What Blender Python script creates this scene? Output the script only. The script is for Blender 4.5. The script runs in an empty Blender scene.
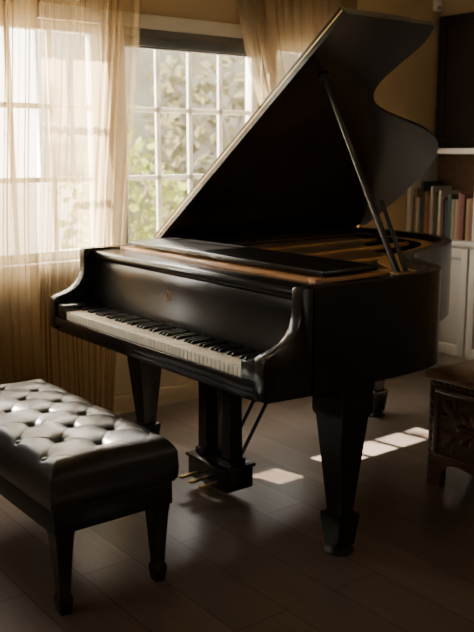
import bpy, bmesh, math, random
from mathutils import Vector, Matrix
R = random.Random(7)
COL = bpy.context.scene.collection
PI = math.pi
# ------------------------------------------------------------------ materials
def new_mat(name):
    m = bpy.data.materials.new(name); m.use_nodes = True
    nt = m.node_tree; b = nt.nodes['Principled BSDF']
    return m, nt, b
def simple(name, col, rough=.5, metal=0., spec=.5, noise=0., scale=20., coat=0.):
    m, nt, b = new_mat(name)
    b.inputs['Base Color'].default_value = (*col, 1)
    b.inputs['Roughness'].default_value = rough
    b.inputs['Metallic'].default_value = metal
    b.inputs['Specular IOR Level'].default_value = spec
    b.inputs['Coat Weight'].default_value = coat
    if noise:
        tc = nt.nodes.new('ShaderNodeTexCoord'); n = nt.nodes.new('ShaderNodeTexNoise')
        n.inputs['Scale'].default_value = scale; n.inputs['Detail'].default_value = 4
        mx = nt.nodes.new('ShaderNodeMix'); mx.data_type = 'RGBA'
        mx.inputs['A'].default_value = (*[c*(1-noise) for c in col], 1)
        mx.inputs['B'].default_value = (*[min(1, c*(1+noise)) for c in col], 1)
        nt.links.new(tc.outputs['Object'], n.inputs['Vector'])
        nt.links.new(n.outputs['Fac'], mx.inputs['Factor'])
        nt.links.new(mx.outputs['Result'], b.inputs['Base Color'])
    return m
M = {}
M['ebony'] = simple('satin_ebony', (.0085, .0078, .0078), .22, 0, .6, .3, 60)
M['ebony_gloss'] = simple('polished_ebony', (.008, .0078, .008), .23, 0, .8)
M['leather'] = simple('black_leather', (.011, .011, .012), .36, 0, .75, .3, 90)
M['benchwood'] = simple('black_bench_wood', (.011, .0095, .009), .32)
M['ivory'] = simple('ivory_key', (.99, .93, .78), .3)
M['blackkey'] = simple('black_key', (.004, .004, .004), .4, 0, .3)
M['brass'] = simple('brass', (.66, .47, .19), .34, 1)
M['pedalbrass'] = simple('pedal_brass', (.46, .33, .14), .4, 1)
M['dullbrass'] = simple('dull_brass', (.30, .20, .09), .45, .9)
M['emblem'] = simple('faint_gold_leaf', (.62, .41, .17), .45, .35)
M['gold'] = simple('gold_plate', (.85, .53, .19), .45, .3, .5, .15, 30)
M['spruce'] = simple('spruce_board', (.66, .40, .16), .45, 0, .5, .25, 12)
M['walnut'] = simple('warm_walnut', (.60, .33, .13), .35, 0, .5, .25, 14)
M['steel'] = simple('steel_string', (.6, .5, .38), .4, .8)
M['propmetal'] = simple('dark_prop_metal', (.07, .067, .064), .25, .5)
M['wall'] = simple('tan_plaster', (.48, .37, .21), .85, 0, .2, .06, 8)
M['ceil'] = simple('ceiling_paint', (.50, .42, .30), .9)
M['white'] = simple('white_paint', (.66, .62, .52), .45, 0, .4, .04, 10)
M['blind'] = simple('blind_slats', (.13, .125, .115), .5)
M['cream'] = simple('cream_cabinet', (.54, .52, .48), .45, 0, .4, .04, 9)
M['darkwood'] = simple('dark_carved_wood', (.125, .068, .038), .40, 0, .5, .4, 25)
M['topwood'] = simple('chest_lid_wood', (.25, .15, .09), .35, 0, .5, .35, 14)
M['iron'] = simple('dark_iron', (.03, .027, .024), .45, .6)
M['canvas'] = simple('dark_canvas', (.022, .012, .010), .6, 0, .3, .6, 5)
M['frame'] = simple('black_frame', (.012, .010, .009), .4)
M['plastic'] = simple('white_plastic', (.75, .73, .68), .4)
M['pages'] = simple('paper', (.7, .62, .46), .8)
M['bark'] = simple('bark', (.10, .085, .065), .9, 0, .2, .5, 12)
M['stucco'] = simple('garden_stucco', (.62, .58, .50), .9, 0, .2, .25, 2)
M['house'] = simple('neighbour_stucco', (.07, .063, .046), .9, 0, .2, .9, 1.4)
M['ground'] = simple('garden_gravel', (.50, .45, .36), .95, 0, .1, .3, 6)
m, nt, b = new_mat('window_paint'); M['winwhite'] = m
b.inputs['Base Color'].default_value = (.86, .84, .78, 1); b.inputs['Roughness'].default_value = .45
tl = nt.nodes.new('ShaderNodeBsdfTranslucent'); tl.inputs['Color'].default_value = (.8, .76, .66, 1)  # translucency added so the backlit bars look pale, as under haze
mxs = nt.nodes.new('ShaderNodeMixShader'); mxs.inputs[0].default_value = .22
nt.links.new(b.outputs[0], mxs.inputs[1]); nt.links.new(tl.outputs[0], mxs.inputs[2]); nt.links.new(mxs.outputs[0], nt.nodes['Material Output'].inputs[0])

# floor planks
m, nt, b = new_mat('oak_planks'); M['floor'] = m
tc = nt.nodes.new('ShaderNodeTexCoord')
br = nt.nodes.new('ShaderNodeTexBrick'); br.offset = .37; br.squash = 1
br.inputs['Scale'].default_value = 1; br.inputs['Brick Width'].default_value = 1.6
br.inputs['Row Height'].default_value = .20; br.inputs['Mortar Size'].default_value = .0020
br.inputs['Bias'].default_value = 0
br.inputs['Color1'].default_value = (.112, .086, .069, 1); br.inputs['Color2'].default_value = (.180, .139, .113, 1)
br.inputs['Mortar'].default_value = (.022, .016, .012, 1)
mp = nt.nodes.new('ShaderNodeMapping'); mp.inputs['Scale'].default_value = (1.2, 14, 1)
ns = nt.nodes.new('ShaderNodeTexNoise'); ns.inputs['Scale'].default_value = 3; ns.inputs['Detail'].default_value = 6
mx = nt.nodes.new('ShaderNodeMix'); mx.data_type = 'RGBA'; mx.blend_type = 'MULTIPLY'; mx.inputs['Factor'].default_value = .7
rp = nt.nodes.new('ShaderNodeMapRange'); rp.inputs['To Min'].default_value = .55; rp.inputs['To Max'].default_value = 1.35
nt.links.new(tc.outputs['Object'], br.inputs['Vector']); nt.links.new(tc.outputs['Object'], mp.inputs['Vector'])
nt.links.new(mp.outputs['Vector'], ns.inputs['Vector']); nt.links.new(ns.outputs['Fac'], rp.inputs['Value'])
nt.links.new(br.outputs['Color'], mx.inputs['A']); nt.links.new(rp.outputs['Result'], mx.inputs['B'])
nt.links.new(mx.outputs['Result'], b.inputs['Base Color'])
b.inputs['Roughness'].default_value = .29
bp = nt.nodes.new('ShaderNodeBump'); bp.inputs['Strength'].default_value = .18; bp.inputs['Distance'].default_value = .002
nt.links.new(br.outputs['Fac'], bp.inputs['Height']); bp.invert = True
nt.links.new(bp.outputs['Normal'], b.inputs['Normal'])

def sheer(name, col, transp, back=.62):
    m = bpy.data.materials.new(name); m.use_nodes = True; nt = m.node_tree; nt.nodes.clear()
    o = nt.nodes.new('ShaderNodeOutputMaterial'); t = nt.nodes.new('ShaderNodeBsdfTransparent')
    t.inputs['Color'].default_value = (.99, .95, .87, 1)
    d = nt.nodes.new('ShaderNodeBsdfDiffuse'); d.inputs['Color'].default_value = (*col, 1)
    tl = nt.nodes.new('ShaderNodeBsdfTranslucent'); tl.inputs['Color'].default_value = (*col, 1)
    a = nt.nodes.new('ShaderNodeMixShader'); a.inputs[0].default_value = back
    nt.links.new(d.outputs[0], a.inputs[1]); nt.links.new(tl.outputs[0], a.inputs[2])
    f = nt.nodes.new('ShaderNodeMixShader')
    tc = nt.nodes.new('ShaderNodeTexCoord'); w = nt.nodes.new('ShaderNodeTexNoise'); w.inputs['Scale'].default_value = 60
    r = nt.nodes.new('ShaderNodeMapRange'); r.inputs['To Min'].default_value = 1-transp-.02; r.inputs['To Max'].default_value = 1-transp+.02
    nt.links.new(tc.outputs['Object'], w.inputs['Vector']); nt.links.new(w.outputs['Fac'], r.inputs['Value'])
    nt.links.new(r.outputs['Result'], f.inputs[0])
    nt.links.new(t.outputs[0], f.inputs[1]); nt.links.new(a.outputs[0], f.inputs[2]); nt.links.new(f.outputs[0], o.inputs[0])
    return m
M['sheer'] = sheer('sheer_pale_cloth', (.58, .44, .26), .62, .88)
M['sheer2'] = sheer('sheer_brown_cloth', (.42, .295, .15), .36, .85)
M['sheer3'] = sheer('sheer_beige_cloth', (.28, .20, .115), .38)
# glass
m = bpy.data.materials.new('window_glass'); m.use_nodes = True; nt = m.node_tree; nt.nodes.clear(); M['glass'] = m
o = nt.nodes.new('ShaderNodeOutputMaterial'); t = nt.nodes.new('ShaderNodeBsdfTransparent'); g = nt.nodes.new('ShaderNodeBsdfGlossy')
g.inputs['Roughness'].default_value = .02; mxs = nt.nodes.new('ShaderNodeMixShader'); mxs.inputs[0].default_value = .05
nt.links.new(t.outputs[0], mxs.inputs[1]); nt.links.new(g.outputs[0], mxs.inputs[2]); nt.links.new(mxs.outputs[0], o.inputs[0])
def leafmat(name, c):
    m = bpy.data.materials.new(name); m.use_nodes = True; nt = m.node_tree; nt.nodes.clear()
    o = nt.nodes.new('ShaderNodeOutputMaterial'); d = nt.nodes.new('ShaderNodeBsdfDiffuse'); tl = nt.nodes.new('ShaderNodeBsdfTranslucent')
    d.inputs['Color'].default_value = (*c, 1); tl.inputs['Color'].default_value = (*[min(1, x*2.0) for x in c], 1)
    mm = nt.nodes.new('ShaderNodeMixShader'); mm.inputs[0].default_value = .55
    nt.links.new(d.outputs[0], mm.inputs[1]); nt.links.new(tl.outputs[0], mm.inputs[2]); nt.links.new(mm.outputs[0], o.inputs[0])
    return m
M['leafA'] = leafmat('leaf_yellow_green', (.075, .082, .022)); M['leafB'] = leafmat('leaf_grey_gold', (.060, .053, .029)); M['leafC'] = leafmat('leaf_dark_green', (.10, .13, .05))

# ------------------------------------------------------------------ helpers
def wloc(o):
    v = Vector((0, 0, 0))
    while o is not None: v += o.location; o = o.parent
    return v
def obj(name, bm, mat, parent=None, smooth=True, ang=.6):
    me = bpy.data.meshes.new(name)
    if parent is not None: bmesh.ops.translate(bm, verts=bm.verts, vec=-wloc(parent))
    bmesh.ops.recalc_face_normals(bm, faces=bm.faces)
    bm.to_mesh(me); bm.free()
    for x in (mat if isinstance(mat, (list, tuple)) else [mat]): me.materials.append(x)
    if smooth:
        for p in me.polygons: p.use_smooth = True
        me.set_sharp_from_angle(angle=ang)
    o = bpy.data.objects.new(name, me); COL.objects.link(o)
    if parent is not None: o.parent = parent
    return o
def tag(o, label, cat, group=None):
    o['label'] = label; o['category'] = cat
    if group: o['group'] = group
    return o
def thing(name, label, cat, loc, group=None):
    o = bpy.data.objects.new(name, None); o.empty_display_size = .1; COL.objects.link(o); o.location = loc
    return tag(o, label, cat, group)
def struct(name, bm, mat, parent=None):
    o = obj(name, bm, mat, parent)
    if parent is None: o['kind'] = 'structure'
    return o
def box(bm, x0, x1, y0, y1, z0, z1, bev=0., seg=2):
    t = bmesh.new()
    vs = [t.verts.new(p) for p in [(x0,y0,z0),(x1,y0,z0),(x1,y1,z0),(x0,y1,z0),(x0,y0,z1),(x1,y0,z1),(x1,y1,z1),(x0,y1,z1)]]
    for f in [(0,3,2,1),(4,5,6,7),(0,1,5,4),(1,2,6,5),(2,3,7,6),(3,0,4,7)]: t.faces.new([vs[i] for i in f])
    if bev: bmesh.ops.bevel(t, geom=list(t.edges), offset=bev, segments=seg, affect='EDGES', profile=.5)
    me = bpy.data.meshes.new('tmp'); t.to_mesh(me); t.free(); bm.from_mesh(me); bpy.data.meshes.remove(me)
    return bm
def B(*a, **k): return box(bmesh.new(), *a, **k)
def merge(bm, t):
    me = bpy.data.meshes.new('tmp'); t.to_mesh(me); t.free(); bm.from_mesh(me); bpy.data.meshes.remove(me); return bm
def prism(pts, axis, a, b, bev=0.):
    """polygon in the plane perpendicular to axis, extruded from a to b"""
    t = bmesh.new()
    def P(p, c):
        return {'x': (c, p[0], p[1]), 'y': (p[0], c, p[1]), 'z': (p[0], p[1], c)}[axis]
    lo = [t.verts.new(P(p, a)) for p in pts]; hi = [t.verts.new(P(p, b)) for p in pts]
    n = len(pts)
    t.faces.new(lo); t.faces.new(hi[::-1])
    for i in range(n): t.faces.new((lo[i], lo[(i+1) % n], hi[(i+1) % n], hi[i]))
    bmesh.ops.recalc_face_normals(t, faces=t.faces)
    if bev:
        es = [e for e in t.edges if len(e.link_faces) == 2 and e.calc_face_angle(0) > .7]
        bmesh.ops.bevel(t, geom=es, offset=bev, segments=2, affect='EDGES', profile=.5)
    return t
def tube(bm, p0, p1, r0, r1=None, n=12):
    r1 = r0 if r1 is None else r1
    p0, p1 = Vector(p0), Vector(p1); d = (p1-p0).normalized()
    u = d.orthogonal().normalized(); v = d.cross(u)
    a = [bm.verts.new(p0+(u*math.cos(2*PI*i/n)+v*math.sin(2*PI*i/n))*r0) for i in range(n)]
    b = [bm.verts.new(p1+(u*math.cos(2*PI*i/n)+v*math.sin(2*PI*i/n))*r1) for i in range(n)]
    bm.faces.new(a[::-1]); bm.faces.new(b)
    for i in range(n): bm.faces.new((a[i], a[(i+1) % n], b[(i+1) % n], b[i]))
    return bm
def lathe(bm, prof, c, n=20):
    rings = []
    for r, z in prof:
        rings.append([bm.verts.new((c[0]+r*math.cos(2*PI*i/n), c[1]+r*math.sin(2*PI*i/n), c[2]+z)) for i in range(n)])
    for A, Bq in zip(rings, rings[1:]):
        for i in range(n): bm.faces.new((A[i], A[(i+1) % n], Bq[(i+1) % n], Bq[i]))
    bm.faces.new(rings[0][::-1]); bm.faces.new(rings[-1])
    return bm
def sqloft(secs, cx, cy, bev=.006):
    """stack of square sections (z, half width)"""
    t = bmesh.new(); rings = []
    for z, h in secs:
        c = min(h*.22, bev)
        pts = [(-h+c,-h),(h-c,-h),(h,-h+c),(h,h-c),(h-c,h),(-h+c,h),(-h,h-c),(-h,-h+c)]
        rings.append([t.verts.new((cx+x, cy+y, z)) for x, y in pts])
    for A, Bq in zip(rings, rings[1:]):
        for i in range(8): t.faces.new((A[i], A[(i+1) % 8], Bq[(i+1) % 8], Bq[i]))
    t.faces.new(rings[0][::-1]); t.faces.new(rings[-1])
    return t
def catmull(pts, k=6):
    out = []
    n = len(pts)
    for i in range(n-1):
        p0 = pts[max(0, i-1)]; p1 = pts[i]; p2 = pts[i+1]; p3 = pts[min(n-1, i+2)]
        for j in range(k):
            t = j/k
            out.append(tuple(.5*((2*p1[a])+(-p0[a]+p2[a])*t+(2*p0[a]-5*p1[a]+4*p2[a]-p3[a])*t*t+(-p0[a]+3*p1[a]-3*p2[a]+p3[a])*t**3) for a in (0, 1)))
    out.append(tuple(pts[-1])); return out
def ball(c, r, sc=(1, 1, 1)):
    k = bmesh.new(); bmesh.ops.create_uvsphere(k, u_segments=12, v_segments=8, radius=r)
    bmesh.ops.scale(k, vec=sc, verts=k.verts); bmesh.ops.translate(k, verts=k.verts, vec=c); return k

# ------------------------------------------------------------------ room
XW, YB, XR, YF, ZC = -.5, 3.15, 5.0, -3.2, 2.6
WZ0, WZ1 = .86, 2.02
struct('floor', B(XW-.2, XR, YF, YB, -.05, 0), M['floor'])
struct('ceiling', B(XW-.2, XR, YF, YB, ZC, ZC+.05), M['ceil'])
W1 = (-.80, .57); W2 = (.68, 1.60); W3 = (1.69, 2.22)
w = bmesh.new()
box(w, XW-.15, XW, YF, YB, 0, WZ0); box(w, XW-.15, XW, YF, YB, WZ1, ZC)
box(w, XW-.15, XW, YF, W1[0], WZ0, WZ1); box(w, XW-.15, XW, W3[1], YB, WZ0, WZ1)
box(w, XW-.15, XW, W1[1], W2[0], WZ0, WZ1); box(w, XW-.15, XW, W2[1], W3[0], WZ0, WZ1)
struct('wall_left', w, M['wall'])
struct('wall_back', B(XW-.15, XR, YB, YB+.1, 0, ZC), M['wall'])
struct('wall_right', B(XR, XR+.1, YF, YB, 0, ZC), M['wall'])
struct('wall_front', B(XW-.15, XR, YF-.1, YF, 0, ZC), M['wall'])
struct('baseboard_left', B(XW, XW+.015, YF, YB, 0, .10, bev=.004), M['wall'])
struct('baseboard_back', B(1.25, XR, YB-.015, YB, 0, .10, bev=.004), M['white'])
def window(name, y0, y1, ncol):
    f = bmesh.new(); xa, xb = XW-.09, XW-.03; t = .045
    box(f, xa, xb, y0, y1, WZ0, WZ0+t, .004); box(f, xa, xb, y0, y1, WZ1-t, WZ1, .004)
    box(f, xa, xb, y0, y0+t, WZ0+t, WZ1-t, .004); box(f, xa, xb, y1-t, y1, WZ0+t, WZ1-t, .004)
    o = struct(name, f, M['winwhite'])
    g = bmesh.new()
    for i in range(1, ncol):
        y = y0+t+(y1-y0-2*t)*i/ncol; box(g, XW-.070, XW-.050, y-.013, y+.013, WZ0+t, WZ1-t, .003)
    for i in range(1, 3):
        z = WZ0+t+(WZ1-WZ0-2*t)*i/3; box(g, XW-.069, XW-.051, y0+t, y1-t, z-.013, z+.013, .003)
    obj('muntin_grid', g, M['winwhite'], o)
    obj('pane', B(XW-.062, XW-.058, y0+t, y1-t, WZ0+t, WZ1-t), M['glass'], o)
window('window_1', *W1, 6); window('window_2', *W2, 4); window('window_3', *W3, 2)
tr = bmesh.new()
box(tr, XW, XW+.018, W1[0]-.07, W3[1]+.07, WZ1, WZ1+.07, .004)
box(tr, XW, XW+.018, W1[0]-.07, W1[0], WZ0, WZ1, .004); box(tr, XW, XW+.018, W3[1], W3[1]+.07, WZ0, WZ1, .004)
box(tr, XW, XW+.020, W1[1]-.01, W2[0]+.01, WZ0, WZ1, .004); box(tr, XW, XW+.020, W2[1]-.01, W3[0]+.01, WZ0, WZ1, .004)
struct('trim_1', tr, M['white'])
struct('trim_2', B(XW-.06, XW+.05, W1[0]-.09, W3[1]+.09, WZ0-.03, WZ0, bev=.005), M['white'])
t = thing('window_blind', 'raised dark grey slatted blind gathered at the top of the paned window', 'blind', (XW-.015, 1.13, WZ1-.10))
obj('headrail', B(XW-.028, XW+.012, W2[0]+.015, W2[1]-.015, WZ1-.045, WZ1-.002, bev=.004), M['blind'], t)
sl = bmesh.new()
for i in range(5): box(sl, XW-.026, XW+.010, W2[0]+.02, W2[1]-.02, WZ1-.053-.0075*i, WZ1-.0485-.0075*i)
obj('slat_stack', sl, M['blind'], t)
obj('bottom_rail', B(XW-.027, XW+.011, W2[0]+.017, W2[1]-.017, WZ1-.098, WZ1-.087, bev=.003), M['blind'], t)

# curtains
def curtain(name, label, top, bot, n, amp, mat, x, seed, z0=.03, z1=2.33):
    rr = random.Random(seed); bm = bmesh.new(); NU, NV = n*12, 50; rows = []
    ph = [rr.uniform(-1.6, 1.6) for _ in range(n+2)]; am = [rr.uniform(.1, 1.5) for _ in range(n+2)]
    w1, w2, w3 = rr.uniform(0, 6), rr.uniform(0, 6), rr.uniform(0, 6)
    for j in range(NV+1):
        v = j/NV; z = z1+(z0-z1)*v; row = []
        e = v*v*(3-2*v)
        a = top[0]+(bot[0]-top[0])*e; b = top[1]+(bot[1]-top[1])*e
        for i in range(NU+1):
            u = i/NU; k = u*n; ki = int(k); fr = k-ki
            A = am[ki]*(1-fr)+am[ki+1]*fr; p = ph[ki]*(1-fr)+ph[ki+1]*fr
            s = math.sin(2*PI*k+p+1.1*math.sin(3*v+ki*1.7))+.45*math.sin(2*PI*k*1.7+w1+1.5*v)
            y = a+(b-a)*u+.008*math.sin(4*PI*k+p*2+v*2)+.026*math.sin(5*v+u*4+w2)*v
            row.append(bm.verts.new((x+amp*.8*A*s*(.6+.4*math.sin(2.5*v+u*5+w3)**2+.1*v), y, z)))
        rows.append(row)
    for A, Bq in zip(rows, rows[1:]):
        for i in range(NU): bm.faces.new((A[i], A[i+1], Bq[i+1], Bq[i]))
    o = obj(name, bm, mat, None, ang=3.0)
    return tag(o, label, 'curtain')
curtain('sheer_curtain', 'full-length gathered brown sheer curtain at the left edge, beside the bench', (-.50, .16), (-.52, .08), 12, .028, M['sheer2'], -.365, 3)
curtain('sheer_curtain', 'thin pale sheer curtain glowing with sun over the left window', (.19, .74), (.13, .54), 10, .020, M['sheer'], -.405, 5)
curtain('sheer_curtain', 'brown gold sheer curtain hanging behind the raised piano lid', (1.34, 2.24), (2.02, 2.22), 9, .036, M['sheer3'], -.38, 8)
t = thing('curtain_rod', 'long dark rod carrying the sheer curtains above the window', 'curtain rod', (-.39, .6, 2.36))
rod = bmesh.new(); tube(rod, (-.39, -1.15, 2.37), (-.39, 2.30, 2.37), .012); obj('rod', rod, M['iron'], t)
for y in (-1.15, 2.30): obj('finial', ball((-.39, y, 2.37), .02), M['iron'], t)
for y in (-1.1, .62, 2.25):
    k = bmesh.new(); tube(k, (-.5, y, 2.37), (-.39, y, 2.37), .008); obj('bracket', k, M['iron'], t)

# ------------------------------------------------------------------ grand piano
E = M['ebony']
piano = thing('grand_piano', 'black grand piano with its lid propped open beside the window', 'piano', (.74, .95, 0))
WID = 1.48; ZT, ZB = .98, .625
bent = [(1.48, .20), (1.48, .40), (1.48, .58), (1.477, .70), (1.462, .80), (1.42, .895), (1.345, .96), (1.24, 1.005), (1.14, 1.065), (1.055, 1.17), (.99, 1.33), (.92, 1.52), (.825, 1.70), (.69, 1.835), (.52, 1.91), (.34, 1.935), (.16, 1.94), (.04, 1.93), (.0, 1.88), (0, 1.74), (0, 1.2), (0, .6), (0, .20)]
outer = catmull(bent[::-1], 6)
def offset(pts, d):
    out = []
    for i, p in enumerate(pts):
        a = pts[max(0, i-1)]; b = pts[min(len(pts)-1, i+1)]
        tx, ty = b[0]-a[0], b[1]-a[1]; l = math.hypot(tx, ty) or 1
        out.append((p[0]+ty/l*d, p[1]-tx/l*d))
    return out
inner = offset(outer, .05)
bm = bmesh.new(); rings = []
for (ox, oy), (ix, iy) in zip(outer, inner):
    mx_, my_ = (ox*.94+ix*.06), (oy*.94+iy*.06)
    rings.append([bm.verts.new(p) for p in ((ox, oy, ZB), (ox, oy, ZT-.004), (mx_, my_, ZT), (ix, iy, ZT), (ix, iy, ZB))])
for A, Bq in zip(rings, rings[1:]):
    for i in range(5): bm.faces.new((A[i], A[(i+1) % 5], Bq[(i+1) % 5], Bq[i]))
bm.faces.new(rings[0]); bm.faces.new(rings[-1][::-1])
obj('rim', bm, E, piano)
prof = [(.21, ZT), (.160, ZT), (.152, .972), (.150, .955), (.151, .92), (.149, .885), (.140, .852), (.122, .826), (.094, .806), (.060, .792), (.026, .783), (.006, .775), (0, .762), (0, .645), (.004, .637), (.012, .633), (.21, .625)]
for x0, x1 in ((0, .046), (WID-.046, WID)):
    obj('arm', prism(prof, 'x', x0, x1, .0015), E, piano)
obj('keybed', B(.046, WID-.046, .008, .50, .628, .678, bev=.004), E, piano)
obj('belly_board', B(.05, WID-.05, .50, .54, .64, .92), E, piano)
obj('key_slip', B(.046, WID-.046, .000, .014, .655, .692, bev=.004), E, piano)
for x0, x1 in ((.046, .1265), (WID-.1265, WID-.046)):
    obj('key_block', B(x0, x1, .008, .17, .678, .752, bev=.005), M['ebony_gloss'], piano)
fb = [(.176, .700), (.176, .742), (.181, .765), (.189, .80), (.196, .84), (.200, .88), (.200, .915), (.205, .930), (.235, .932), (.235, .700)]
fall = obj('fallboard', prism(fb, 'x', .046, WID-.046, .002), M['ebony_gloss'], piano)
em = bmesh.new(); ex, ey, ez, es = .655, .1938, .848, .95
for s in (-1, 1):
    pts = [(0, -.018), (.010*s, -.015), (.015*s, -.006), (.013*s, .004), (.009*s, .012), (.014*s, .020)]
    pts = [(a*es, b*es) for a, b in pts]
    for a, b in zip(pts, pts[1:]): tube(em, (ex+a[0], ey+.15*a[1], ez+a[1]), (ex+b[0], ey+.15*b[1], ez+b[1]), .0016, n=6)
tube(em, (ex, ey-.002, ez-.012), (ex, ey+.002, ez+.014), .0010, n=5)
tube(em, (ex-.010, ey+.0018, ez+.012), (ex+.010, ey+.0018, ez+.012), .0012, n=6)
box(em, ex-.008, ex+.008, ey-.0045, ey-.0015, ez-.023, ez-.020)
o = obj('lyre_emblem', em, M['emblem'], fall); o['label'] = 'small faint gold lyre emblem'
nb = [(.192, .934), (.186, .942), (.186, .958), (.192, .968), (.300, .972), (.300, .934)]
obj('name_board', prism(nb, 'x', .046, WID-.046, .002), E, piano)
# keys
kw = (WID-.253)/52; kx0 = .1265
wk_proto = None; blacks = []
names = 'ABCDEFG'
for i in range(52):
    x0 = kx0+i*kw
    if wk_proto is None:
        wk_proto = obj('white_key', box(bmesh.new(), .0018, kw-.0018, 0, .158, 0, .034, .0016, 2), M['ivory']); k = wk_proto
    else:
        k = wk_proto.copy(); COL.objects.link(k)
    k.parent = piano; k.location = Vector((x0, .015, .690))-piano.location
    if i < 51 and names[i % 7] in 'ACDFG': blacks.append(x0+kw)
bk_proto = None
for x in blacks:
    if bk_proto is None:
        p = [(0, 0), (0, .003), (.005, .0105), (.012, .0122), (.092, .0122), (.092, 0)]
        bk_proto = obj('black_key', prism(p, 'x', -.0055, .0055, .0015), M['blackkey']); k = bk_proto
    else:
        k = bk_proto.copy(); COL.objects.link(k)
    k.parent = piano; k.location = Vector((x, .080, .7235))-piano.location
# interior
ins = offset(outer, .052)
back = [p for p in ins if p[1] > .55]
sb = bmesh.new(); sb.faces.new([sb.verts.new((x, y, .855)) for x, y in back]); obj('soundboard', sb, M['spruce'], piano)
pl = bmesh.new()
box(pl, .055, WID-.055, .36, .70, .900, .915, .004)
rim_in = [p for p in offset(outer, .054) if p[1] > .68]
va = [pl.verts.new((x, y, .950)) for x, y in rim_in]
vb = [pl.verts.new((x, y, .955)) for x, y in offset(rim_in, .09)]
for i in range(len(va)-1): pl.faces.new((va[i], va[i+1], vb[i+1], vb[i]))
for (x0, y0, x1, y1) in ((.30, .68, .22, 1.82), (.62, .68, .46, 1.80), (.92, .68, .78, 1.56), (1.16, .68, 1.08, 1.02)):
    tube(pl, (x0, y0, .935), (x1, y1, .93), .013, .011, 8)
obj('iron_plate', pl, M['gold'], piano)
st = bmesh.new()
for i in range(70):
    f = i/69; x = .12+f*1.22
    yend = 1.80-.97*max(0, f-.12)**.8 if f > .12 else 1.80
    tube(st, (x, .44, .932), (x-.10*(1-f)-.02, max(.82, yend), .938), .0014, n=4)
obj('strings', st, M['steel'], piano)
tp = bmesh.new()
for r in range(4):
    for i in range(58):
        x = .13+i*.0212+.005*(r % 2); tube(tp, (x, .40+r*.022, .913), (x, .40+r*.022, .936), .003, n=5)
obj('tuning_pins', tp, M['steel'], piano)
dm = bmesh.new()
for i in range(64): box(dm, .13+i*.0172, .1405+i*.0172, .74, .78, .940, .960)
box(dm, .1, 1.25, .785, .80, .940, .952)
obj('damper_row', dm, M['blackkey'], piano)
obj('desk_tray', B(.14, WID-.14, .300, .40, .955, .982, bev=.003), M['walnut'], piano)
for x0, x1 in ((.10, .14), (WID-.14, WID-.10)):
    obj('desk_rail', B(x0, x1, .302, .70, .945, .984, bev=.003), M['walnut'], piano)
obj('music_desk', B(.12, WID-.10, .335, .60, .990, 1.010, bev=.005), M['ebony_gloss'], piano)
# lid
TH = .622; HX, HZ = -.006, .976
def L(u, y, t): return (HX+u*math.cos(TH)-t*math.sin(TH), y, HZ+u*math.sin(TH)+t*math.cos(TH))
curve = catmull([(1.520, 1.03), (1.43, 1.055), (1.31, 1.035), (1.20, 1.022), (1.11, 1.06), (1.03, 1.175), (.97, 1.355), (.91, 1.56), (.825, 1.75), (.695, 1.88), (.52, 1.945), (.34, 1.965), (.12, 1.965)], 6)
lid_o = [(0, .56), (0, 1.2), (0, 1.90), (.03, 1.95)]+curve[::-1]+[(1.524, 1.01), (1.524, .76), (1.524, .56)]
def slab(pts, t0, t1):
    t = bmesh.new(); a = [t.verts.new(L(u, y, t0)) for u, y in pts]; b = [t.verts.new(L(u, y, t1)) for u, y in pts]
    t.faces.new(a); t.faces.new(b[::-1]); n = len(pts)
    for i in range(n): t.faces.new((a[i], a[(i+1) % n], b[(i+1) % n], b[i]))
    return t
lid = obj('lid', slab(lid_o, 0, .020), E, piano)
obj('lid_front_flap', slab([(.0, .565), (.0, .93), (1.51, .93), (1.51, .565)], .024, .042), E, lid)
for y in (.75, 1.35, 1.80):
    hg = bmesh.new(); tube(hg, (HX-.006, y-.05, HZ+.002), (HX-.006, y+.05, HZ+.002), .006, n=8); obj('hinge', hg, M['brass'], lid)
hs = slab([(.02, .5585), (.02, .5615), (1.515, .5615), (1.515, .5585)], .0195, .0245)  # brass strip drawn as the bright line of light on the lid edge
o = obj('edge_glint', hs, M['brass'], lid); o['label'] = 'thin brass strip standing in for the lit line on the lid edge'
PM = M['propmetal']
ps = bmesh.new(); tube(ps, (1.430, .66, .955), L(1.21, .70, -.002), .012, .010, 12); o = obj('prop_stick', ps, PM, piano)
ps = bmesh.new(); tube(ps, (1.436, .692, .965), (1.292, .700, 1.225), .009, .008, 10); obj('short_prop', ps, PM, o)
ps = bmesh.new(); box(ps, 1.405, 1.45, .63, .72, .945, .985, .004); obj('prop_socket', ps, M['dullbrass'], o)
ps = bmesh.new(); lathe(ps, [(.02, 0), (.022, .006), (.015, .012)], (0, 0, 0), 14)
bmesh.ops.transform(ps, matrix=Matrix.Translation(L(1.21, .70, -.012)) @ Matrix.Rotation(-TH, 4, 'Y'), verts=ps.verts); obj('prop_cup', ps, M['iron'], lid)
# legs: square, tapered, on spade feet
legsec = [(.026, .038), (.030, .040), (.135, .051), (.142, .051), (.146, .037), (.158, .035), (.50, .066), (.515, .074), (.525, .076), (.628, .076)]
for x, y in ((1.40, .42), (.10, .42), (.36, 1.70)):
    lg = obj('leg', sqloft(legsec, x, y, .004), E, piano)
    cs = bmesh.new(); lathe(cs, [(.054, 0), (.056, .006), (.047, .018), (.034, .026)], (x, y, 0), 24)
    o = obj('caster', cs, M['iron'], lg); o['label'] = 'dark caster cup'
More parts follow.
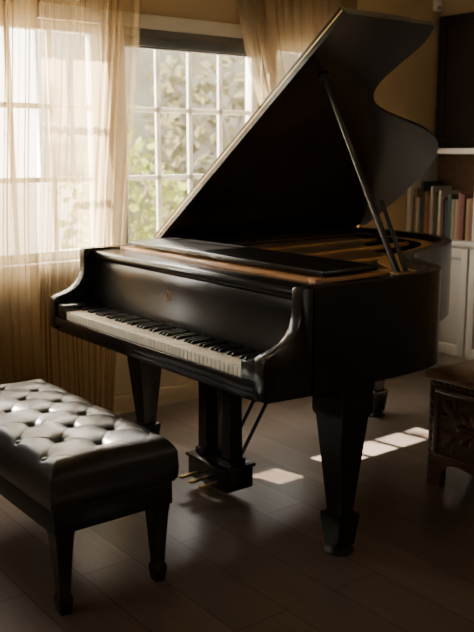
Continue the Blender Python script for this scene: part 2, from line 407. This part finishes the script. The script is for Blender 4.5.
# pedal lyre
lx0, lx1, ly0, ly1 = .57, .84, .335, .475
ly = B(lx0, lx1, ly0, ly1, .045, .135, bev=.006); box(ly, lx0-.008, lx1+.008, ly0-.008, ly1+.008, .135, .148, .003)
lyre = obj('pedal_lyre', ly, E, piano); lyre['label'] = 'pedal box of the lyre'
for x in (.622, .788):
    obj('lyre_post', sqloft([(.145, .040), (.17, .040), (.175, .031), (.40, .029), (.575, .032), (.58, .044), (.632, .044)], x, .405, .002), E, lyre)
for x in (.66, .74):
    k = bmesh.new(); tube(k, (x, .47, .12), (x+.02, .80, .645), .008); obj('brace_rod', k, E, lyre)
for x in (.695, .705, .715):
    k = bmesh.new(); tube(k, (x, .405, .14), (x, .405, .63), .003, n=8); obj('pedal_rod', k, E, lyre)
for x in (.635, .705, .775):
    k = prism([(x-.008, .36), (x+.008, .36), (x+.009, .30), (x+.015, .272), (x+.013, .254), (x, .248), (x-.013, .254), (x-.015, .272), (x-.009, .30)], 'z', .072, .081, .002)
    o = obj('pedal', k, M['pedalbrass'], lyre); o['label'] = 'brass pedal'

# ------------------------------------------------------------------ tufted bench
bx0, bx1, by0, by1 = .27, 1.235, -.60, -.165
bench = thing('piano_bench', 'black tufted leather bench standing in front of the keyboard', 'bench', ((bx0+bx1)/2, (by0+by1)/2, 0))
NX, NY = 200, 90; px, py = .193, .190; LX, LY = bx1-bx0, by1-by0
bm = bmesh.new(); grid = []
def hgt(s, t):
    X = s*LX; Y = t*LY
    ed = min(s*LX, (1-s)*LX, t*LY, (1-t)*LY)
    edge = 1-(max(0, 1-ed/.042))**2.2
    a = (X-LX/2)/px+(Y-LY/2)/py; b = (X-LX/2)/px-(Y-LY/2)/py
    sa, sb_ = abs(math.sin(PI*a)), abs(math.sin(PI*b))
    da = a-round(a); db = b-round(b)
    d2 = da*da+db*db
    dimple = math.exp(-d2/.012)+.70*math.exp(-d2/.07)
    crease = min(1, min(sa, sb_)/.12)**.8
    q = .12*crease+.05*(sa*sb_)**.5-.62*dimple
    inset = min(1, ed/.07)
    return .464+.034*edge+.016*math.sin(PI*t)*math.sin(PI*s)**.5+(.027*(q-.05))*inset
for j in range(NY+1):
    grid.append([bm.verts.new((bx0+LX*i/NX, by0+LY*j/NY, hgt(i/NX, j/NY))) for i in range(NX+1)])
for j in range(NY):
    for i in range(NX): bm.faces.new((grid[j][i], grid[j][i+1], grid[j+1][i+1], grid[j+1][i]))
loop = [grid[0][i] for i in range(NX+1)]+[grid[j][NX] for j in range(1, NY+1)]+[grid[NY][i] for i in range(NX-1, -1, -1)]+[grid[j][0] for j in range(NY-1, 0, -1)]
prev = loop
for z, gr in ((.452, .005), (.40, .008), (.365, .005), (.350, -.004)):
    new = []
    for v in loop:
        x = v.co.x+(gr if v.co.x > bx1-1e-4 else -gr if v.co.x < bx0+1e-4 else 0); y = v.co.y+(gr if v.co.y > by1-1e-4 else -gr if v.co.y < by0+1e-4 else 0)
        new.append(bm.verts.new((x, y, z)))
    n = len(loop)
    for i in range(n): bm.faces.new((prev[i], prev[(i+1) % n], new[(i+1) % n], new[i]))
    prev = new
cush = obj('cushion', bm, M['leather'], bench, ang=1.3)
bp_ = None
for ia in range(-12, 13):
    for ib in range(-12, 13):
        X = LX/2+px*(ia+ib)/2; Y = LY/2+py*(ia-ib)/2
        if .02 < X < LX-.02 and .02 < Y < LY-.02:
            if bp_ is None:
                bp_ = obj('tuft_button', ball((0, 0, 0), .011, (1, 1, .5)), M['leather']); o = bp_
            else: o = bp_.copy(); COL.objects.link(o)
            o.parent = cush; o.location = Vector((bx0+X, by0+Y, hgt(X/LX, Y/LY)+.002))-bench.location
obj('apron', B(bx0+.008, bx1-.008, by0+.008, by1-.008, .272, .350, bev=.004), M['benchwood'], bench)
for x in (bx0+.046, bx1-.046):
    for y in (by0+.046, by1-.046):
        obj('leg', sqloft([(0, .017), (.012, .020), (.05, .024), (.060, .021), (.066, .018), (.24, .029), (.28, .034)], x, y, .003), M['benchwood'], bench)

# ------------------------------------------------------------------ built-in shelf unit on the back wall
CX0, CX1, CY = -.485, 1.2, YB-.32
cab = thing('bookcase', 'cream painted low cabinet with an open book shelf against the back wall', 'bookcase', (.36, YB-.17, 0))
cb = B(CX0, CX1, CY+.02, YB-.005, .08, .81); box(cb, CX0+.02, CX1-.02, CY+.05, YB-.005, 0, .08)
obj('body', cb, M['cream'], cab)
obj('counter', B(CX0, CX1, CY-.015, YB-.005, .81, .84, bev=.004), M['cream'], cab)
dw = (CX1-CX0)/6
for i in range(6):
    x0 = CX0+i*dw+.008; x1 = CX0+(i+1)*dw-.008
    d = bmesh.new(); box(d, x0, x1, CY+.012, CY+.02, .10, .795, .003)
    box(d, x0, x0+.05, CY-.014, CY+.012, .10, .795, .003); box(d, x1-.05, x1, CY-.014, CY+.012, .10, .795, .003)
    box(d, x0+.05, x1-.05, CY-.014, CY+.012, .10, .165, .003); box(d, x0+.05, x1-.05, CY-.014, CY+.012, .73, .795, .003)
    dr = obj('door', d, M['cream'], cab)
    kx = x1-.025 if i % 2 == 0 else x0+.025
    k = bmesh.new(); lathe(k, [(.006, 0), (.006, .014), (.014, .018), (.015, .026), (.008, .032)], (0, 0, 0), 14)
    bmesh.ops.transform(k, matrix=Matrix.Translation((kx, CY-.014, .62)) @ Matrix.Rotation(PI/2, 4, 'X'), verts=k.verts)
    obj('knob', k, M['iron'], dr)
for x0 in (CX0, .40, CX1-.03): obj('upright', B(x0, x0+.03, CY+.03, YB-.022, .84, 1.385, bev=.003), M['cream'], cab)
obj('back_panel', B(CX0, CX1, YB-.02, YB-.005, .84, 1.385), M['darkwood'], cab)
obj('shelf_board', B(CX0, CX1, CY+.01, YB-.005, 1.385, 1.42, bev=.004), M['cream'], cab)
# books
cols = [('maroon', (.14, .04, .036)), ('cream', (.44, .39, .29)), ('tan', (.28, .20, .12)), ('dark green', (.05, .08, .06)), ('brick red', (.22, .085, .06)), ('off-white', (.48, .45, .39)), ('dark blue', (.045, .055, .09)), ('mustard', (.30, .22, .10)), ('brown', (.12, .07, .04)), ('grey', (.24, .23, .21))]
def bookmat(n, c):
    if n not in M: M[n] = simple('cover_'+n.replace(' ', '_').replace('-', '_'), c, .55, 0, .4, .12, 30)
    return M[n]
ordn = ['first', 'second', 'third', 'fourth', 'fifth', 'sixth', 'seventh', 'eighth', 'ninth', 'tenth', 'eleventh', 'twelfth', 'thirteenth', 'fourteenth', 'fifteenth', 'sixteenth', 'seventeenth', 'eighteenth', 'nineteenth', 'twentieth', 'twenty-first', 'twenty-second', 'twenty-third', 'twenty-fourth', 'twenty-fifth', 'twenty-sixth', 'twenty-seventh', 'twenty-eighth', 'twenty-ninth', 'thirtieth', 'thirty-first', 'thirty-second', 'thirty-third', 'thirty-fourth', 'thirty-fifth', 'thirty-sixth', 'thirty-seventh', 'thirty-eighth', 'thirty-ninth', 'fortieth']
x = CX0+.034; i = 0
while x < .365 and i < 40:
    th = R.uniform(.014, .030); h = R.uniform(.25, .37); dp = R.uniform(.17, .22); cn, cc = cols[(i*7+R.randrange(3)) % 10]
    y0 = CY+.04+R.uniform(0, .018)
    bk = thing('book', '%s %s hardback, %s book from the window end of the shelf' % ('tall' if h > .31 else 'short', cn, ordn[i]), 'book', (x+th/2, y0+dp/2, .84), 'books on the cream shelf')
    cv = bmesh.new()
    merge(cv, prism([(x, y0+.004), (x+.004, y0), (x+th-.004, y0), (x+th, y0+.004), (x+th, y0+dp), (x+th-.003, y0+dp), (x+th-.003, y0+.008), (x+.003, y0+.008), (x+.003, y0+dp), (x, y0+dp)], 'z', .84, .84+h))
    for zz in (.12, .82): box(cv, x+.002, x+th-.002, y0-.0015, y0+.001, .84+h*zz, .84+h*zz+.006)
    obj('cover', cv, bookmat(cn, cc), bk)
    obj('pages', B(x+.0032, x+th-.0032, y0+.009, y0+dp-.005, .844, .836+h), M['pages'], bk)
    x += th+.0015; i += 1
pic = thing('framed_picture', 'large dark picture in a black frame above the book shelf', 'picture', (.12, YB-.04, 1.42))
pf = bmesh.new(); X0, X1, Z0, Z1 = -.47, .66, 1.421, 2.28; q0, q1 = YB-.05, YB-.005
for a in ((X0, X1, q0, q1, Z0, Z0+.06), (X0, X1, q0, q1, Z1-.06, Z1), (X0, X0+.06, q0, q1, Z0+.06, Z1-.06), (X1-.06, X1, q0, q1, Z0+.06, Z1-.06)): box(pf, *a, .004)
obj('frame', pf, M['frame'], pic); obj('canvas', B(X0+.05, X1-.05, YB-.032, YB-.008, Z0+.05, Z1-.05), M['canvas'], pic)
ws = thing('wall_sensor', 'small white plastic sensor mounted high in the room corner', 'sensor', (-.485, 3.09, 2.33))
obj('housing', B(-.499, -.465, 3.06, 3.12, 2.315, 2.39, bev=.008), M['plastic'], ws); obj('lens', B(-.466, -.461, 3.073, 3.107, 2.325, 2.345, bev=.002), M['blind'], ws)

# ------------------------------------------------------------------ carved chest at the right
tx0, tx1, ty0, ty1, tz = 1.175, 1.64, 1.16, 1.57, .50
tb = thing('carved_chest', 'carved dark brown wooden chest near the curved side of the piano', 'chest', ((tx0+tx1)/2, (ty0+ty1)/2, 0))
obj('lid', B(tx0-.02, tx1+.02, ty0-.02, ty1+.02, tz-.035, tz, bev=.008), M['topwood'], tb)
D = M['darkwood']
def side_pts(a, b):
    n = 14; mid = (a+b)/2; w_ = (b-a)/2-.07
    pts = [(a, 0), (a+.07, 0), (a+.07, .05)]
    for k in range(1, n):
        t_ = PI-PI*k/n; pts.append((mid+w_*math.cos(t_), .05+.055*math.sin(t_)+.02*abs(math.sin(2*t_))))
    return pts+[(b-.07, .05), (b-.07, 0), (b, 0), (b, tz-.035), (a, tz-.035)]
for y0 in (ty0, ty1-.025): obj('carved_panel', prism(side_pts(tx0, tx1), 'y', y0, y0+.025), D, tb)
for x0 in (tx0, tx1-.025): obj('carved_panel', prism(side_pts(ty0+.026, ty1-.026), 'x', x0, x0+.025), D, tb)
mcx, mcz = (tx0+tx1)/2, .285
for (a, b_, c, d) in ((tx0+.03, tx1-.03, tz-.085, tz-.06), (tx0+.03, tx1-.03, .135, .155), (tx0+.03, tx0+.055, .155, tz-.085), (tx1-.055, tx1-.03, .155, tz-.085)):
    obj('moulding', B(a, b_, ty0-.012, ty0+.002, c, d, bev=.004), D, tb)
for k in range(8):
    a = 2*PI*k/8
    p = ball((0, 0, 0), .040, (1, .34, .42)); bmesh.ops.rotate(p, verts=p.verts, cent=(0, 0, 0), matrix=Matrix.Rotation(-a, 3, 'Y'))
    bmesh.ops.translate(p, verts=p.verts, vec=(mcx+.055*math.cos(a), ty0, mcz+.055*math.sin(a))); obj('carved_petal', p, D, tb)
obj('carved_boss', ball((mcx, ty0, mcz), .022, (1, .8, 1)), D, tb)
for s in (-1, 1):
    for q in (-1, 1):
        for r_, ro, dx, dz in ((.045, .8, .125, .068), (.03, .1, .145, .035), (.03, 1.4, .10, .095)):
            p = ball((0, 0, 0), r_, (1, .32, .4)); bmesh.ops.rotate(p, verts=p.verts, cent=(0, 0, 0), matrix=Matrix.Rotation(-s*q*ro, 3, 'Y'))
            bmesh.ops.translate(p, verts=p.verts, vec=(mcx+s*dx, ty0, mcz+q*dz)); obj('carved_leaf', p, D, tb)
bd = None
def bead(x, y, z):
    global bd
    if bd is None: bd = obj('carved_bead', ball((0, 0, 0), .011, (1, 1, 1)), D); o = bd
    else: o = bd.copy(); COL.objects.link(o)
    o.parent = tb; o.location = Vector((x, y, z))-tb.location
for i in range(14): bead(tx0+.018+i*(tx1-tx0-.036)/13, ty0, tz-.047)
for i in range(12):
    bead(tx0+.016, ty0, .03+i*.035); bead(tx1-.016, ty0, .03+i*.035)

# ------------------------------------------------------------------ garden outside
struct('ground', B(-14, XW-.2, -8, 14, -.35, -.30), M['ground'])
struct('wall_garden', B(-7.2, -7.0, -7, 4.1, -.3, 1.05, bev=.02), M['stucco'])
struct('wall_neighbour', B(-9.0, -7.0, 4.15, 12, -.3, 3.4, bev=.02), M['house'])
def shrub(name, label, cat, c, rad, n, mat, size, trunk, hollow=.35, group='garden shrubs outside the window', lean=0.):
    rr = random.Random(int(c[1]*100)+17)
    t = thing(name, label, cat, (c[0], c[1]-lean, -.3), group)
    lf = bmesh.new()
    for _ in range(n):
        while True:
            v = Vector((rr.uniform(-1, 1), rr.uniform(-1, 1), rr.uniform(-1, 1)))
            if hollow < v.length < 1: break
        p = Vector((c[0]+v.x*rad[0], c[1]+v.y*rad[1], c[2]+v.z*rad[2]))
        d = Vector((rr.uniform(-1, 1), rr.uniform(-1, 1), rr.uniform(-.8, .5))).normalized(); s = d.orthogonal().normalized(); s.rotate(Matrix.Rotation(rr.uniform(0, 6.28), 3, d))
        l = size*rr.uniform(.6, 1.3); ww = l*.32
        lf.faces.new([lf.verts.new(q) for q in (p, p+d*l*.5+s*ww, p+d*l, p+d*l*.5-s*ww)])
    obj('foliage', lf, mat, t, smooth=False)
    tk = bmesh.new(); tube(tk, (c[0], c[1]-lean, -.3), (c[0]+.05, c[1]+.05+lean*.8, c[2]+lean*1.2), trunk, trunk*.6, 10)
    for _ in range(7):
        a = rr.uniform(0, 6.28); tube(tk, (c[0]+.03, c[1]+.03, c[2]-.1), (c[0]+rad[0]*.7*math.cos(a), c[1]+rad[1]*.7*math.sin(a), c[2]+rr.uniform(0, rad[2]*.7)), trunk*.4, trunk*.12, 6)
    obj('stem', tk, M['bark'], t)
shrub('garden_shrub', 'yellow-green leafy shrub outside, seen through the lower left panes', 'shrub', (-3.2, 2.25, .65), (.7, .55, .95), 900, M['leafA'], .12, .04)
shrub('garden_shrub', 'grey-gold bush with a leaning trunk outside, filling the right-hand panes', 'shrub', (-5.2, 4.9, 1.4), (.9, 1.3, 1.5), 900, M['leafB'], .20, .20, .35, 'garden shrubs outside the window', .75)
shrub('unseen_shade_tree', 'added tree out of view whose open canopy dapples the sun above the paned window', 'tree', (-4.6, .75, 4.7), (.9, .8, .9), 260, M['leafC'], .13, .05, 0, None)  # unseen canopy added to break the sun on the floor into dapples
shrub('unseen_shade_tree', 'added tree out of view whose dense canopy blocks sun beams at the left window', 'tree', (-4.6, -.98, 4.45), (.6, .46, .75), 650, M['leafC'], .20, .07, 0, None)  # unseen canopy added to stop stray sun streaks across the floor

# ------------------------------------------------------------------ light
wd = bpy.data.worlds.new('sky'); bpy.context.scene.world = wd; wd.use_nodes = True
bg = wd.node_tree.nodes['Background']; bg.inputs['Color'].default_value = (1.0, .965, .89, 1); bg.inputs['Strength'].default_value = 23
s = bpy.data.lights.new('sun', 'SUN'); s.energy = 90; s.angle = .014; s.color = (1, .91, .77)
so = bpy.data.objects.new('sun', s); COL.objects.link(so); so.location = (-6, 0, 6)
so.rotation_euler = Vector((1, .20, -.78)).to_track_quat('-Z', 'Y').to_euler()
pt = bpy.data.lights.new('window_portal', 'AREA'); pt.shape = 'RECTANGLE'; pt.size = 3.4; pt.size_y = 1.25
po = bpy.data.objects.new('window_portal', pt); COL.objects.link(po); po.location = (XW-.18, .71, 1.44)
po.rotation_euler = Vector((1, 0, 0)).to_track_quat('-Z', 'Y').to_euler()
try: pt.cycles.is_portal = True
except Exception: pt.energy = 0
fl = bpy.data.lights.new('room_fill', 'AREA'); fl.shape = 'SQUARE'; fl.size = 2.2; fl.energy = 5; fl.color = (1, .95, .90)  # added soft fill lifting the dark interior, not a fixture
fo = bpy.data.objects.new('room_fill', fl); COL.objects.link(fo); fo.location = (4.1, -2.2, 2.45)
fo.rotation_euler = (Vector((.8, 1.4, .6))-fo.location).to_track_quat('-Z', 'Y').to_euler()
f2 = bpy.data.lights.new('front_fill', 'AREA'); f2.shape = 'RECTANGLE'; f2.size = 1.6; f2.size_y = 1.2; f2.energy = 12; f2.color = (1, .95, .90)  # added fill from the front for key fronts and fallboard sheen
fo2 = bpy.data.objects.new('front_fill', f2); COL.objects.link(fo2); fo2.location = (.6, -3.1, 1.7)
fo2.rotation_euler = (Vector((.8, .2, .75))-fo2.location).to_track_quat('-Z', 'Y').to_euler()
f3 = bpy.data.lights.new('side_fill', 'AREA'); f3.shape = 'RECTANGLE'; f3.size = 1.4; f3.size_y = 1.1; f3.energy = 3; f3.color = (1, .92, .80)  # dim fill added for a soft reflection on the curved side
fo3 = bpy.data.objects.new('side_fill', f3); COL.objects.link(fo3); fo3.location = (4.8, 2.2, 1.6)
fo3.rotation_euler = (Vector((1.2, 1.0, .8))-fo3.location).to_track_quat('-Z', 'Y').to_euler()
# ------------------------------------------------------------------ camera
cam = bpy.data.cameras.new('camera'); co = bpy.data.objects.new('camera', cam); COL.objects.link(co)
co.location = (3.449, -1.621, 1.40); yaw, pit = .914, .189
fw = Vector((-math.sin(yaw)*math.cos(pit), math.cos(yaw)*math.cos(pit), -math.sin(pit)))
co.rotation_euler = fw.to_track_quat('-Z', 'Y').to_euler()
cam.sensor_fit = 'VERTICAL'; cam.sensor_height = 24; cam.lens = 860/632*24; cam.clip_start = .05
cam.dof.use_dof = True; cam.dof.focus_distance = 3.2; cam.dof.aperture_fstop = 2.0
bpy.context.scene.camera = co
